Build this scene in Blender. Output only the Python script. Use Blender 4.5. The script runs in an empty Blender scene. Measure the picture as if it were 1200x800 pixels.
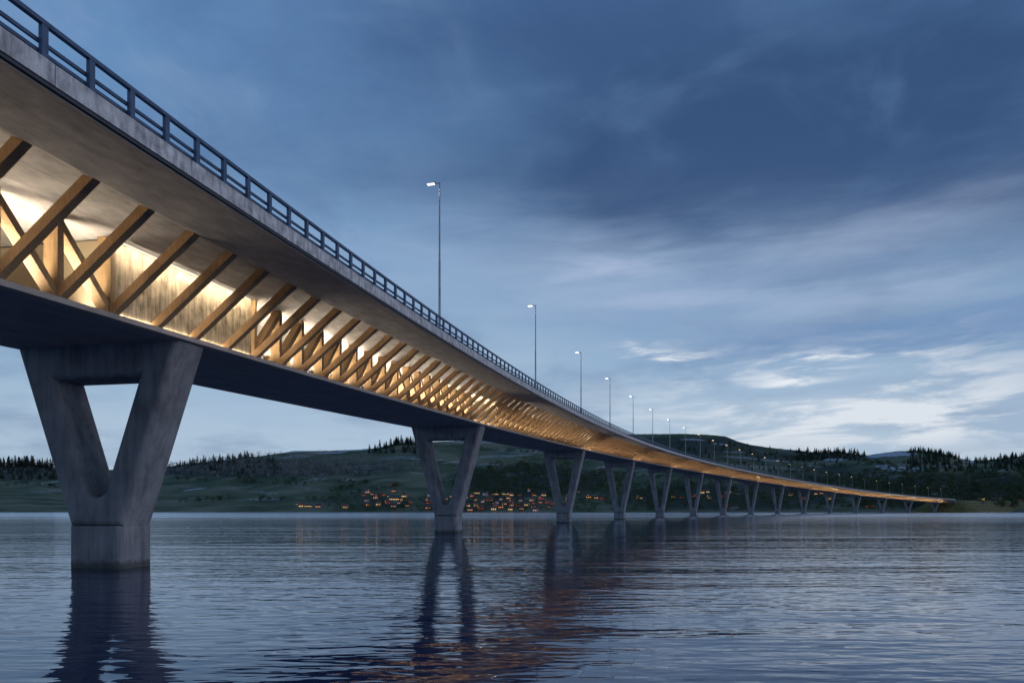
import bpy, bmesh, math, random
import numpy as np
from mathutils import Vector, Matrix
R = random.Random(11)
NR = np.random.default_rng(5)
scene = bpy.context.scene
COL = scene.collection

# ------------------------------------------------------------------ camera numbers (metres, eye at the origin, looking along +y)
EYE = 3.878
FPX = 845.83            # focal length in pixels of a 1200 px wide picture
HOR = 596.85            # picture row of the horizon

# ------------------------------------------------------------------ helpers
class MB:
    """collects vertices, faces and uvs; build() links ONE mesh object"""
    def __init__(self): self.v = []; self.f = []; self.uv = []
    def quad(self, a, b, c, d, uv=None):
        n = len(self.v); self.v += [tuple(a), tuple(b), tuple(c), tuple(d)]; self.f.append((n, n+1, n+2, n+3))
        self.uv += list(uv) if uv else [(0, 0)]*4
    def box8(self, p):
        """p: 8 corners, bottom ring 0-3 then top ring 4-7"""
        n = len(self.v); self.v += [tuple(q) for q in p]
        for q in ((3,2,1,0),(4,5,6,7),(0,1,5,4),(1,2,6,5),(2,3,7,6),(3,0,4,7)):
            self.f.append(tuple(n+i for i in q)); self.uv += [(0,0),(1,0),(1,1),(0,1)]
    def box(self, c, half, X=Vector((1,0,0)), Y=Vector((0,1,0)), Z=Vector((0,0,1))):
        c = Vector(c); X = X*half[0]; Y = Y*half[1]; Z = Z*half[2]
        self.box8([c-X-Y-Z, c+X-Y-Z, c+X+Y-Z, c-X+Y-Z, c-X-Y+Z, c+X-Y+Z, c+X+Y+Z, c-X+Y+Z])
    def beam(self, p0, p1, side, a, b):
        """bar from p0 to p1, a thick along side, b thick the other way"""
        p0 = Vector(p0); p1 = Vector(p1); d = (p1-p0).normalized()
        s = (side - d*side.dot(d)).normalized(); t = d.cross(s).normalized()
        s = s*(a/2); t = t*(b/2)
        self.box8([p0-s-t, p0+s-t, p0+s+t, p0-s+t, p1-s-t, p1+s-t, p1+s+t, p1-s+t])
    def tube(self, p0, p1, r0, r1, n=8):
        p0 = Vector(p0); p1 = Vector(p1); d = (p1-p0).normalized()
        s = d.orthogonal().normalized(); t = d.cross(s); k = len(self.v)
        for p, r in ((p0, r0), (p1, r1)):
            for i in range(n):
                a = 2*math.pi*i/n; self.v.append(tuple(p + s*(r*math.cos(a)) + t*(r*math.sin(a))))
        for i in range(n):
            j = (i+1) % n; self.f.append((k+i, k+j, k+n+j, k+n+i)); self.uv += [(0,0),(1,0),(1,1),(0,1)]
        self.f.append(tuple(k+i for i in range(n))[::-1]); self.uv += [(0,0)]*n
        self.f.append(tuple(k+n+i for i in range(n))); self.uv += [(0,0)]*n
    def build(self, name, mat, parent=None, smooth=False):
        me = bpy.data.meshes.new(name); me.from_pydata(self.v, [], self.f)
        if len(self.uv) == len(me.loops):
            l = me.uv_layers.new(name='UVMap'); l.data.foreach_set('uv', np.array(self.uv, dtype=np.float32).ravel())
        me.materials.append(mat)
        if smooth: me.polygons.foreach_set('use_smooth', [True]*len(me.polygons))
        return link(name, me, parent)

def link(name, me, parent=None):
    o = bpy.data.objects.new(name, me); COL.objects.link(o)
    if parent is not None:
        o.parent = parent; o.location = -world_loc(parent)
    return o
def world_loc(o):
    l = Vector((0, 0, 0))
    while o is not None: l = l + o.location; o = o.parent
    return l
def empty(name, loc, rz=0.0):
    o = bpy.data.objects.new(name, None); COL.objects.link(o); o.location = loc; o.rotation_euler.z = rz; o.empty_display_size = .5
    return o
def tag(o, label=None, cat=None, group=None, kind=None):
    for k, v in (('label', label), ('category', cat), ('group', group), ('kind', kind)):
        if v: o[k] = v
    return o
def copy_tree(o, parent=None):
    c = o.copy(); COL.objects.link(c); c.parent = parent
    for ch in list(o.children): copy_tree(ch, c)
    return c

# ------------------------------------------------------------------ materials
def mat(name):
    m = bpy.data.materials.new(name); m.use_nodes = True; nt = m.node_tree
    return m, nt, nt.nodes['Principled BSDF']
def N(nt, typ, **kw):
    n = nt.nodes.new(typ)
    for k, v in kw.items():
        if k.startswith('i_'): n.inputs[k[2:].replace('_', ' ')].default_value = v
        else: setattr(n, k, v)
    return n
def L(nt, a, b): nt.links.new(a, b)
def ramp(nt, stops, fac):
    r = N(nt, 'ShaderNodeValToRGB'); e = r.color_ramp.elements
    while len(e) > 1: e.remove(e[-1])
    e[0].position = stops[0][0]; e[0].color = (*stops[0][1], 1)
    for p, c in stops[1:]:
        q = e.new(p); q.color = (*c, 1)
    L(nt, fac, r.inputs[0]); return r.outputs[0]
def streaky(name, c_lo, c_hi, scale, stretch, rough=.85, coord='UV', bump=.25, blotch=.3, joints=None, detail=6):
    """concrete or timber: streaks along one axis, large soft blotches and fine grain"""
    m, nt, b = mat(name)
    tc = N(nt, 'ShaderNodeTexCoord'); mp = N(nt, 'ShaderNodeMapping'); mp.inputs['Scale'].default_value = stretch
    L(nt, tc.outputs[coord], mp.inputs[0])
    n1 = N(nt, 'ShaderNodeTexNoise'); n1.inputs['Scale'].default_value = scale; n1.inputs['Detail'].default_value = detail; n1.inputs['Roughness'].default_value = .65
    L(nt, mp.outputs[0], n1.inputs[0])
    n2 = N(nt, 'ShaderNodeTexNoise'); n2.inputs['Scale'].default_value = blotch; n2.inputs['Detail'].default_value = 5; n2.inputs['Roughness'].default_value = .6
    L(nt, tc.outputs[coord], n2.inputs[0])
    a = N(nt, 'ShaderNodeMath', operation='MULTIPLY_ADD'); L(nt, n2.outputs[0], a.inputs[0]); a.inputs[1].default_value = .8
    L(nt, n1.outputs[0], a.inputs[2])
    s = N(nt, 'ShaderNodeMapRange'); s.inputs['From Min'].default_value = .68; s.inputs['From Max'].default_value = 1.12
    L(nt, a.outputs[0], s.inputs[0])
    c = ramp(nt, [(0, c_lo), (1, c_hi)], s.outputs[0])
    if joints:
        sp = N(nt, 'ShaderNodeSeparateXYZ'); L(nt, tc.outputs['UV'], sp.inputs[0])
        d = N(nt, 'ShaderNodeMath', operation='DIVIDE'); L(nt, sp.outputs[0], d.inputs[0]); d.inputs[1].default_value = joints
        fr = N(nt, 'ShaderNodeMath', operation='FRACT'); L(nt, d.outputs[0], fr.inputs[0])
        lt = N(nt, 'ShaderNodeMath', operation='LESS_THAN'); L(nt, fr.outputs[0], lt.inputs[0]); lt.inputs[1].default_value = .035/joints
        mx = N(nt, 'ShaderNodeMix', data_type='RGBA'); L(nt, lt.outputs[0], mx.inputs[0]); L(nt, c, mx.inputs[6]); mx.inputs[7].default_value = (*[q*.45 for q in c_lo], 1)
        c = mx.outputs[2]
    L(nt, c, b.inputs['Base Color']); b.inputs['Roughness'].default_value = rough
    bp = N(nt, 'ShaderNodeBump'); bp.inputs['Strength'].default_value = bump; bp.inputs['Distance'].default_value = .03
    L(nt, n1.outputs[0], bp.inputs['Height']); L(nt, bp.outputs[0], b.inputs['Normal'])
    return m
def plain(name, col, rough=.6, metal=0, var=.25, scale=2.0):
    m, nt, b = mat(name)
    tc = N(nt, 'ShaderNodeTexCoord'); n = N(nt, 'ShaderNodeTexNoise'); n.inputs['Scale'].default_value = scale; n.inputs['Detail'].default_value = 4
    L(nt, tc.outputs['Object'], n.inputs[0])
    c = ramp(nt, [(.3, tuple(q*(1-var) for q in col)), (.7, tuple(min(1, q*(1+var)) for q in col))], n.outputs[0])
    L(nt, c, b.inputs['Base Color']); b.inputs['Roughness'].default_value = rough; b.inputs['Metallic'].default_value = metal
    return m
def emit(name, col, strength):
    m, nt, b = mat(name)
    b.inputs['Base Color'].default_value = (.05, .05, .05, 1)
    b.inputs['Emission Color'].default_value = (*col, 1); b.inputs['Emission Strength'].default_value = strength
    return m

M_DECK = streaky('deck_concrete', (.27, .272, .278), (.47, .472, .48), 1.8, (.3, 1.0, 1), blotch=.6, bump=.3)
M_FASCIA = streaky('edge_beam_concrete', (.27, .25, .25), (.80, .76, .75), 2.6, (1.3, .35, 1), blotch=1.3, joints=7.5, bump=.4)
M_DARK_STRIP = plain('dark_shade_strip', (.05, .055, .07))  # near-black colour standing for the shade in the groove below the edge beam
M_PIER = streaky('pier_concrete', (.14, .145, .17), (.30, .305, .34), 1.3, (1.6, 1.6, .18), coord='Object', blotch=.5, bump=.35)
M_SLAB = streaky('slab_concrete', (.34, .315, .31), (.52, .48, .47), 1.2, (.2, 1.0, 1), blotch=.3)
M_PANEL = streaky('panel_boarded_concrete', (.13, .105, .065), (.66, .56, .40), 2.2, (1.8, .16, 1), blotch=1.1, bump=.5, rough=.6, detail=8)
M_WOOD = streaky('glued_timber', (.38, .23, .115), (.58, .37, .19), 3.0, (3.0, 3.0, .5), coord='Object', blotch=.8, rough=.6, bump=.15)
M_WOODL = streaky('glued_timber_truss', (.36, .24, .125), (.57, .39, .21), 3.0, (3.0, 3.0, .5), coord='Object', blotch=.8, rough=.6, bump=.15)
M_RAIL = plain('blue_grey_steel', (.085, .115, .185), .45, .3)
M_POLE = plain('galvanised_steel', (.30, .31, .34), .4, .5)
M_ROAD = plain('asphalt', (.05, .05, .052), .9)
M_LINE = plain('road_paint', (.75, .75, .73), .7, var=.08)
M_LENS = emit('lamp_lens', (1, .93, .84), 6)
M_LENS_FAR = emit('lamp_lens_sodium', (1, .66, .36), 8)
M_WASH = emit('washer_lens', (1, .85, .66), .8)
M_STRIP = emit('warm_strip', (1, .82, .60), 4)

# ------------------------------------------------------------------ the bridge's axis: plan curve and height along its length
K = dict(X1=-27.347, d1=49.348, th0=.198937, k0=.000745, k1=-.402751e-6, k2=.502972e-9, k3=-.214129e-12,
         z0=14.932, z1=.041554, z2=-2.4e-5, z3=-.036869e-6, z4=.022462e-9)
S0, S1 = -110.0, 1196.0
_s = np.arange(S0, S1+12, .5)
_th = K['th0']+K['k0']*_s+K['k1']*_s**2+K['k2']*_s**3+K['k3']*_s**4
_dx = np.concatenate([[0], np.cumsum(.5*np.sin((_th[1:]+_th[:-1])/2))]); _dy = np.concatenate([[0], np.cumsum(.5*np.cos((_th[1:]+_th[:-1])/2))])
_i0 = int(round(-S0/.5)); _dx += K['X1']-_dx[_i0]; _dy += K['d1']-_dy[_i0]
# the height of the underside, sampled from the survey of the curve
_zc = np.array([[-110, 10.1]]+[[0, 0]])
_z2 = -2.39e-5
def zaxis(s):
    return 14.932449+.041554*s-2.4e-5*s**2-3.6869e-8*s**3+2.2462e-11*s**4
_z = zaxis(_s)
def ax(s):
    return (float(np.interp(s, _s, _dx)), float(np.interp(s, _s, _dy)), float(np.interp(s, _s, _z)), float(np.interp(s, _s, _th)))
def P(s, o, dz, absz=None):
    x, y, z, th = ax(s)
    return Vector((x+o*math.cos(th), y-o*math.sin(th), (z+dz) if absz is None else absz))
def tan_(s):
    th = ax(s)[3]; return Vector((math.sin(th), math.cos(th), 0))
def nor_(s):
    th = ax(s)[3]; return Vector((math.cos(th), -math.sin(th), 0))
UPV = Vector((0, 0, 1))
W, T = 6.55, .30                     # half width and thickness of the lower slab
HW, ZFB, ZFT = 16.51, 4.04, 4.85     # deck edge: half width, underside and top of the edge beam
ZP = 4.64                            # top of the truss
SP, E2, LB = 83.583, -9.261, 3.7141
PIERS = [0.0, SP+E2]+[SP*i for i in range(2, 15)]

def sweep(mb, prof, ss, caps=True):
    """closed profile of (o, z) swept along the axis; uv = metres along, metres round"""
    n = len(prof); per = [0]
    for i in range(n):
        a, b = prof[i], prof[(i+1) % n]; per.append(per[-1]+math.hypot(a[0]-b[0], a[1]-b[1]))
    base = len(mb.v)
    for s in ss:
        for o, z in prof: mb.v.append(tuple(P(s, o, z)))
    for k in range(len(ss)-1):
        for i in range(n):
            j = (i+1) % n; a = base+k*n
            mb.f.append((a+i, a+j, a+n+j, a+n+i))
            mb.uv += [(ss[k], per[i]), (ss[k], per[i+1]), (ss[k+1], per[i+1]), (ss[k+1], per[i])]
    if caps:
        mb.f.append(tuple(base+i for i in range(n))[::-1]); mb.uv += [(0, 0)]*n
        e = base+(len(ss)-1)*n; mb.f.append(tuple(e+i for i in range(n))); mb.uv += [(0, 0)]*n
def stations(a, b, step):
    n = max(1, int(math.ceil((b-a)/step))); return [a+(b-a)*i/n for i in range(n+1)]

bridge = empty('bridge', (K['X1'], K['d1'], 0))
tag(bridge, 'long curving concrete road bridge on V piers with a lit timber truss under its deck', 'bridge')
SS = stations(S0, S1, 4.0)
# deck: underside with its stepped haunches, then the crowned top
ho = [(HW-.20, ZFB-.10), (HW-.52, ZFB-.08), (HW-.56, ZFB+.02), (11.8, 4.38), (11.2, 4.62), (9.65, 4.58), (9.15, 4.80), (7.5, 4.66), (6.9, 4.68)]
prof = ho + [(0, 4.78)] + [(-o, z) for o, z in ho[::-1]] + [(-(HW-.24), 5.02), (0, 5.55), (HW-.24, 5.02)]
d = MB(); sweep(d, prof, SS); d.build('deck', M_DECK, bridge)
for sg in (1, -1):
    d = MB(); q = [(HW, ZFB+.08), (HW, ZFT), (HW-.22, ZFT+.03), (HW-.22, ZFB+.08)]
    sweep(d, [(sg*o, z) for o, z in (q if sg < 0 else q[::-1])], SS); d.build('edge_beam', M_FASCIA, bridge)
    d = MB(); q = [(HW-.06, ZFB-.05), (HW-.06, ZFB+.077), (HW-.197, ZFB+.077), (HW-.197, ZFB-.05)]
    sweep(d, [(sg*o, z) for o, z in (q if sg < 0 else q[::-1])], SS); d.build('groove_shade_strip', M_DARK_STRIP, bridge)  # set-back strip coloured dark as the shadow line
d = MB()
def topz(o): return 5.02+(5.55-5.02)*(1-abs(o)/(HW-.24))
for o0, o1 in ((-14.5, 0), (0, 14.5)):
    for k in range(len(SS)-1):
        a, b = SS[k], SS[k+1]; d.quad(P(a, o0, topz(o0)+.004), P(a, o1, topz(o1)+.004), P(b, o1, topz(o1)+.004), P(b, o0, topz(o0)+.004))
road = d.build('roadway', M_ROAD, bridge)
d = MB()
for o in (-14, -1.2, 1.2, 14):
    for k in range(len(SS)-1):
        a, b = SS[k], SS[k+1]; d.quad(P(a, o-.1, topz(o-.1)+.01), P(a, o+.1, topz(o+.1)+.01), P(b, o+.1, topz(o+.1)+.01), P(b, o-.1, topz(o-.1)+.01))
for o in (-7.6, 7.6):
    for k in range(0, len(SS)-1, 3):
        a, b = SS[k], SS[k+1]; d.quad(P(a, o-.1, topz(o-.1)+.01), P(a, o+.1, topz(o+.1)+.01), P(b, o+.1, topz(o+.1)+.01), P(b, o-.1, topz(o-.1)+.01))
d.build('lane_lines', M_LINE, road)
d = MB(); sweep(d, [(W, 0), (W, T), (-W, T), (-W, 0), (-W+.5, -.06), (W-.5, -.06)][::-1], SS); d.build('lower_slab', M_SLAB, bridge)

# railings: three rails each side as one part, the posts as its pieces
POST_S = [-22.8+2.105*i for i in range(-20, 580) if -22.8+2.105*i < S1-1]
for sg in (1, -1):
    d = MB(); o = sg*(HW-.16)
    for z0, z1, w in ((ZFT+1.15, ZFT+1.30, .09), (ZFT+.58, ZFT+.70, .05), (ZFT+.24, ZFT+.36, .05)):
        oo = o-sg*(.0 if z0 > ZFT+1 else .16)
        sweep(d, [(oo-w, z0), (oo+w, z0), (oo+w, z1), (oo-w, z1)], stations(S0, S1, 4.0))
    rl = d.build('railing', M_RAIL, bridge)
    rest = MB(); n = 0
    for s in POST_S:
        q = MB() if (sg > 0 and s > -27 and n < 100) else rest
        q.box(P(s, o, ZFT+.60), (.075, .13, .555), nor_(s), tan_(s))
        q.box(P(s, o, ZFT+.045), (.11, .17, .02), nor_(s), tan_(s))
        if q is not rest: q.build('railing_post', M_RAIL, rl); n += 1
    tag(rest.build('railing_post', M_RAIL, rl), kind='stuff')

# truss: nodes between the piers; solid box over each pier
nodes = []                                   # (s, type) with bays between
def bays(a, b, n): return [a+(b-a)*i/n for i in range(n+1)]
span_nodes = []
edges = [-20*LB]+PIERS+[S1-1.0]
panels = []
for i in range(len(edges)-1):
    a, b = edges[i], edges[i+1]; n = max(2, int(round((b-a)/LB))); span_nodes.append(bays(a, b, n))
def member_set(sg):
    """(kind, distance, MB) of every strut, post and diagonal on one side"""
    out = []
    for k, nd in enumerate(span_nodes):
        n = len(nd)-1; mid = n//2
        for i, s in enumerate(nd[:-1]):
            t, e = tan_(s), nor_(s)
            m = MB(); m.beam(P(s, sg*(W-.38), T+.02), P(s, sg*11.5, 4.62), t, .46, .50)
            out.append(('strut', s, m))
            first = 2 if k > 0 else 0; last = n-2
            if first <= i <= last:
                m = MB(); c = P(s, sg*(W-.62), 0); z = ax(s)[2]
                m.box((c.x, c.y, z+(T+ZP)/2), (.42, .20, (ZP-T)/2+.02), e, t)
                out.append(('post', s, m))
            if first <= i < last:
                s2 = nd[i+1]; m = MB()
                up = i < mid                       # rising away from the pier behind, falling to the one ahead
                za, zb = (T+.1, ZP-.25) if up else (ZP-.25, T+.1)
                m.beam(P(s, sg*(W-.60), za), P(s2, sg*(W-.60), zb), e, .66, .40)
                out.append(('diagonal', (s+s2)/2, m))
    return out
right, left = member_set(1), member_set(-1)
for kind, nm, mm in (('strut', 'strut', M_WOOD), ('post', 'truss_post', M_WOODL), ('diagonal', 'truss_diagonal', M_WOODL)):
    rest = MB(); n = 0
    def put(m):
        k = len(rest.v); rest.v += m.v; rest.f += [tuple(k+i for i in f) for f in m.f]; rest.uv += m.uv
    for kd, s, m in right:
        if kd != kind: continue
        if s > -26 and n < 100: m.build(nm, mm, bridge); n += 1
        else: put(m)
    for kd, s, m in left:
        if kd == kind: put(m)
    tag(rest.build(nm, mm, bridge), kind='stuff')
for i, p in enumerate(PIERS):
    a, b = p-2*LB+.25, min(p+2*LB-.25, S1-1.5); d = MB(); st = stations(a, b, 2.5)
    sweep(d, [(W-.46, T+.004), (W-.46, 4.66), (-W+.46, 4.66), (-W+.46, T+.004)][::-1], st); d.build('pier_wall_box', M_PANEL, bridge)

# piers: a V with a tapering opening, on a block that stands in the water
def pier(s):
    top = ax(s)[2]-.055; zb = 2.8; zh0 = 5.5; zh1 = top-2.25
    ho_t, ho_b, hi_t, hi_b, ht = 6.2, 2.0, 3.25, .80, 1.5
    off = -.05
    def ho_(z): f = (z-zb)/(top-zb); return ho_b+(ho_t-ho_b)*f
    def hi_(z):
        f = (z-zh0)/(zh1-zh0); return hi_b+(hi_t-hi_b)*f
    bm = bmesh.new(); t, e = tan_(s), nor_(s); c = P(s, off, 0); c.z = 0
    def V_(o, z, y): return bm.verts.new(c+e*o+t*y+UPV*z)
    arc = [(hi_b*math.sin(a), zh0+hi_b*.9*(1-math.cos(a))) for a in ()]
    outer = [(-ho_b, zb), (ho_b, zb), (ho_(top), top), (-ho_(top), top)]
    inner = [(hi_(zh1), zh1), (-hi_(zh1), zh1)]
    m = 7
    low = []
    for i in range(m+1):
        a = math.pi*(1+i/m); low.append((hi_b*math.cos(a), zh0+.75*math.sin(a)))
    inner = inner + low
    faces = []
    for y in (-ht, ht):
        vo = [V_(o, z, y) for o, z in outer]; vi = [V_(o, z, y) for o, z in inner]; faces.append((vo, vi))
    for (vo, vi), flip in zip(faces, (False, True)):
        r, l = vi[0], vi[1]; lo = vi[2:]                  # lo runs left to right along the rounded bottom
        mid = len(lo)//2
        polys = [[vo[0], vo[1]] + lo[mid:][::-1] + [lo[mid-1]] if False else None]
        fl = []
        fl.append([vo[3], vo[0]] + lo[:mid+1][::-1] + [l])           # left leg
        fl.append([vo[0], vo[1]] + [lo[mid]])                        # foot
        fl.append([vo[1], vo[2], r] + lo[mid:][::-1])                # right leg
        fl.append([vo[2], vo[3], l, r])                              # cross beam
        for f in fl: bm.faces.new(f[::-1] if flip else f)
    def band(A, B, inward):
        n = len(A)
        for i in range(n):
            j = (i+1) % n
            bm.faces.new([A[j], A[i], B[i], B[j]] if not inward else [A[i], A[j], B[j], B[i]])
    band(faces[0][0], faces[1][0], False); band(faces[0][1], faces[1][1], True)
    bmesh.ops.recalc_face_normals(bm, faces=bm.faces[:])
    ed = [x for x in bm.edges if len(x.link_faces) == 2 and x.calc_face_angle(0) > .9 and x.verts[0].co.z < top-.1 or (len(x.link_faces) == 2 and x.calc_face_angle(0) > .9 and min(v.co.z for v in x.verts) < top-.2)]
    ed = [x for x in ed if abs((x.verts[0].co-x.verts[1].co).dot(t)) < .1]
    bmesh.ops.bevel(bm, geom=ed, offset=.45, segments=5, profile=.5, affect='EDGES')
    me = bpy.data.meshes.new('pier'); bm.to_mesh(me); bm.free(); me.materials.append(M_PIER)
    o = link('pier', me, bridge)
    bm = bmesh.new(); bmesh.ops.create_cube(bm, size=1)
    for v in bm.verts:
        q = v.co.copy(); v.co = c+e*(q.x*(2*ho_b+.14))+t*(q.y*(2*ht+.14))+UPV*((zb-.004+6)*(q.z+.5)-6)
    bmesh.ops.bevel(bm, geom=[x for x in bm.edges if abs((x.verts[0].co-x.verts[1].co).z) > 1], offset=.55, segments=4, profile=.5, affect='EDGES')
    me = bpy.data.meshes.new('pier_base'); bm.to_mesh(me); bm.free(); me.materials.append(M_PIER)
    link('pier_base', me, o)
_nt = M_PIER.node_tree; _b = _nt.nodes['Principled BSDF']; _src = _b.inputs['Base Color'].links[0].from_socket
_ge = N(_nt, 'ShaderNodeNewGeometry'); _sz = N(_nt, 'ShaderNodeSeparateXYZ'); L(_nt, _ge.outputs['Position'], _sz.inputs[0])
_no = N(_nt, 'ShaderNodeTexNoise'); _no.inputs['Scale'].default_value = 2.5; _no.inputs['Detail'].default_value = 5; L(_nt, _ge.outputs['Position'], _no.inputs[0])
_ma = N(_nt, 'ShaderNodeMath', operation='MULTIPLY_ADD'); L(_nt, _no.outputs[0], _ma.inputs[0]); _ma.inputs[1].default_value = -.7; L(_nt, _sz.outputs[2], _ma.inputs[2])
_mr = N(_nt, 'ShaderNodeMapRange'); L(_nt, _ma.outputs[0], _mr.inputs[0]); _mr.inputs['From Min'].default_value = -.1; _mr.inputs['From Max'].default_value = .25; _mr.inputs['To Min'].default_value = .75; _mr.inputs['To Max'].default_value = 0
_mx = N(_nt, 'ShaderNodeMix', data_type='RGBA'); L(_nt, _mr.outputs[0], _mx.inputs[0]); L(_nt, _src, _mx.inputs[6]); _mx.inputs[7].default_value = (.035, .04, .035, 1); L(_nt, _mx.outputs[2], _b.inputs['Base Color'])   # wet, weedy band at the waterline
for p in PIERS: pier(p)

# lights in the truss: long luminaires on the slab inside each side, wall washers over the pier boxes
def area(name, s, o, dz, length, watts, aim, parent, width=.12, col=(1, .62, .30), spread=180):
    ld = bpy.data.lights.new(name, 'AREA'); ld.shape = 'RECTANGLE'; ld.size = length; ld.size_y = width; ld.energy = watts; ld.color = col
    ld.spread = math.radians(spread); ob = bpy.data.objects.new(name, ld); COL.objects.link(ob); ob.parent = parent; ob.location = P(s, o, dz)-world_loc(parent)
    x = (P(s+2, o, dz)-P(s-2, o, dz)).normalized(); z = -Vector(aim).normalized(); z = (z-x*x.dot(z)).normalized(); y = z.cross(x)
    ob.rotation_euler = Matrix((x, y, z)).transposed().to_euler()
    return ob
PW_IN, PW_WALL = 94.0, 32.0            # watts per metre
WARM = (1, .80, .57)
rest = MB(); cnt = 0
for k, nd in enumerate(span_nodes):
    a = nd[2] if k > 0 else nd[0]; b = nd[-3]
    if b-a < 6: continue
    for sg in (1, -1):
        n = max(1, int(round((b-a)/(17 if sg > 0 else 34))))
        for i in range(n):
            s0, s1 = a+(b-a)*i/n, a+(b-a)*(i+1)/n; sm = (s0+s1)/2; ln = s1-s0-.3
            o = sg*(W-2.1)
            q = MB(); sweep(q, [(o-.11, T+.002), (o+.11, T+.002), (o+.08, T+.14), (o-.08, T+.14)], [s0+.15, sm, s1-.15])
            area('truss_light', sm, o, T+.16, ln, PW_IN*ln, UPV*1.0+nor_(sm)*(.25*sg), bridge, col=WARM, spread=150)
            if sg > 0 and cnt < 90: q.build('truss_luminaire', M_STRIP, bridge); cnt += 1
            else:
                j = len(rest.v); rest.v += q.v; rest.f += [tuple(j+u for u in f) for f in q.f]; rest.uv += q.uv
tag(rest.build('truss_luminaire', M_STRIP, bridge), kind='stuff')
for p in PIERS:
    ln = 4*LB-.8; sm = p; o = W+.30
    if p+2*LB > S1: continue
    q = MB(); sweep(q, [(W-.455, ZP-.07), (W-.39, ZP-.07), (W-.39, ZP+.05), (W-.455, ZP+.05)], stations(sm-ln/2, sm+ln/2, 4)); q.build('wall_washer', M_WASH, bridge)
    area('wall_washer_light', sm, o-.01, ZP-.03, ln, PW_WALL*ln, -UPV*1.0-nor_(sm)*.5, bridge, width=.06, col=WARM)

for p in PIERS:                                      # added lights at each pier wall's foot, to brighten the deck underside
    if p+2*LB > S1: continue
    ln = 4*LB-.8
    q = MB(); sweep(q, [(W-.45, T+.002), (W-.40, T+.002), (W-.40, T+.10), (W-.45, T+.10)], stations(p-ln/2, p+ln/2, 4)); q.build('added_uplight_strip', M_DARK_STRIP, bridge)
    area('added_underdeck_light', p, W-.42, T+.13, ln, 5.0*ln, UPV+nor_(p)*.45, bridge, width=.05, col=WARM)

# ------------------------------------------------------------------ street lamps along the near edge
def lamp_tree(h, lens):
    r = empty('street_lamp', (0, 0, 0))
    d = MB(); d.tube((0, 0, 0), (0, 0, h*.46), .12, .105, 10); d.tube((0, 0, h*.46), (0, 0, h), .088, .065, 10); d.box((0, 0, .012), (.2, .2, .012)); d.build('pole', M_POLE, r)
    d = MB(); d.tube((0, 0, h-.10), (-.55, 0, h-.04), .045, .04, 8); d.build('arm', M_POLE, r)
    d = MB(); d.box8([(-.40,-.13,h-.08),(-.40,.13,h-.08),(-1.25,.10,h-.06),(-1.25,-.10,h-.06),(-.40,-.10,h+.05),(-.40,.10,h+.05),(-1.25,.06,h+.01),(-1.25,-.06,h+.01)][::1])
    hd = d.build('lamp_head', M_POLE, r)
    d = MB(); d.box((-.86, 0, h-.105), (.33, .10, .03)); d.build('lens', lens, hd)
    ld = bpy.data.lights.new('lamp_light', 'SPOT'); ld.spot_size = 2.35; ld.spot_blend = .4; ld.energy = 160; ld.color = (1, .86, .70) if lens is M_LENS else (1, .68, .38); ld.shadow_soft_size = .3
    lo = bpy.data.objects.new('lamp_light', ld); COL.objects.link(lo); lo.parent = r; lo.location = (-.86, 0, h-.32)
    return r
ROW = 'street lamps along the bridge railing'
lab = ['tallest nearest street lamp on the bridge railing, whole grey pole against the blue sky',
       'second street lamp from the camera on the bridge railing, against pale sky',
       'third street lamp from the camera along the bridge railing',
       'fourth street lamp along the railing, the last whose whole pole stands against sky']
protos = {}
for i in range(28):
    s = 23.1+SP/2*i+(0, 4.6, 5.6, 3.6, 2.4, 1.4, .6)[i] if i < 7 else 23.1+SP/2*i
    h = 14.0 if i == 0 else 13.2
    key = (h, i >= 8)
    if key not in protos: o = protos[key] = lamp_tree(h, M_LENS_FAR if i >= 8 else M_LENS)
    else: o = copy_tree(protos[key])
    o.location = P(s, HW-.42, ZFT+.03 if False else 5.03); o.rotation_euler.z = -ax(s)[3]
    l = lab[i] if i < 4 else ('street lamp with a white light along the railing, just before the dark hill' if i < 8 else 'small far street lamp with an amber light on the distant stretch of the bridge')
    tag(o, l, 'street lamp', ROW)

# ------------------------------------------------------------------ the far shore: terrain
SKY = np.array([(-500,538),(-300,540),(0,545.5),(40,545),(65,549),(100,552),(200,546),(230,542),(270,538),(310,533.5),(345,528),(380,528),(420,526.5),(440,525),(465,519.5),(490,518.5),(520,517),(560,515),
  (620,512),(700,509.5),(745,508.5),(800,508),(830,509),(850,511),(866,517.5),(880,521),(900,524),(930,527),(955,530),(985,529),(1015,533.5),(1030,531),(1050,528.5),(1075,527.5),(1100,530),
  (1120,536),(1137,539.5),(1160,538.5),(1180,536),(1200,534),(1350,530),(1700,532)], float)
def sky_tan(u): return (HOR-np.interp(600+FPX*u, SKY[:, 0], SKY[:, 1]))/FPX
def shore(u): return 1040+7*np.sin(u*37)+4*np.sin(u*91+1)
def ridge(u): return 2150+180*np.sin(u*7+.5)+70*np.sin(u*19)
def terr(u, t):
    """u = x/y, t = 0 at the shore, 1 at the ridge; gives depth and height"""
    u = np.asarray(u, float); t = np.asarray(t, float)
    D0, Dr = shore(u), ridge(u); D = D0+(Dr-D0)*t
    tt = np.clip(t, 0, 1); wv = np.sin(np.pi*tt)
    h = tt**.85+wv*(.035*np.sin(u*23+3*tt)+.025*np.sin(u*51-7*tt)+.015*np.sin(u*120+11*tt))
    E0 = -(EYE+.25)/D0; E = E0+(sky_tan(u)-E0)*h
    z = EYE+D*E
    z = np.where(t > 1, z-(t-1)*(Dr-D0)*(sky_tan(u)+.15), z)
    z = np.where(t < 0, -.25+t*30, z)
    return D, z
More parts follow.
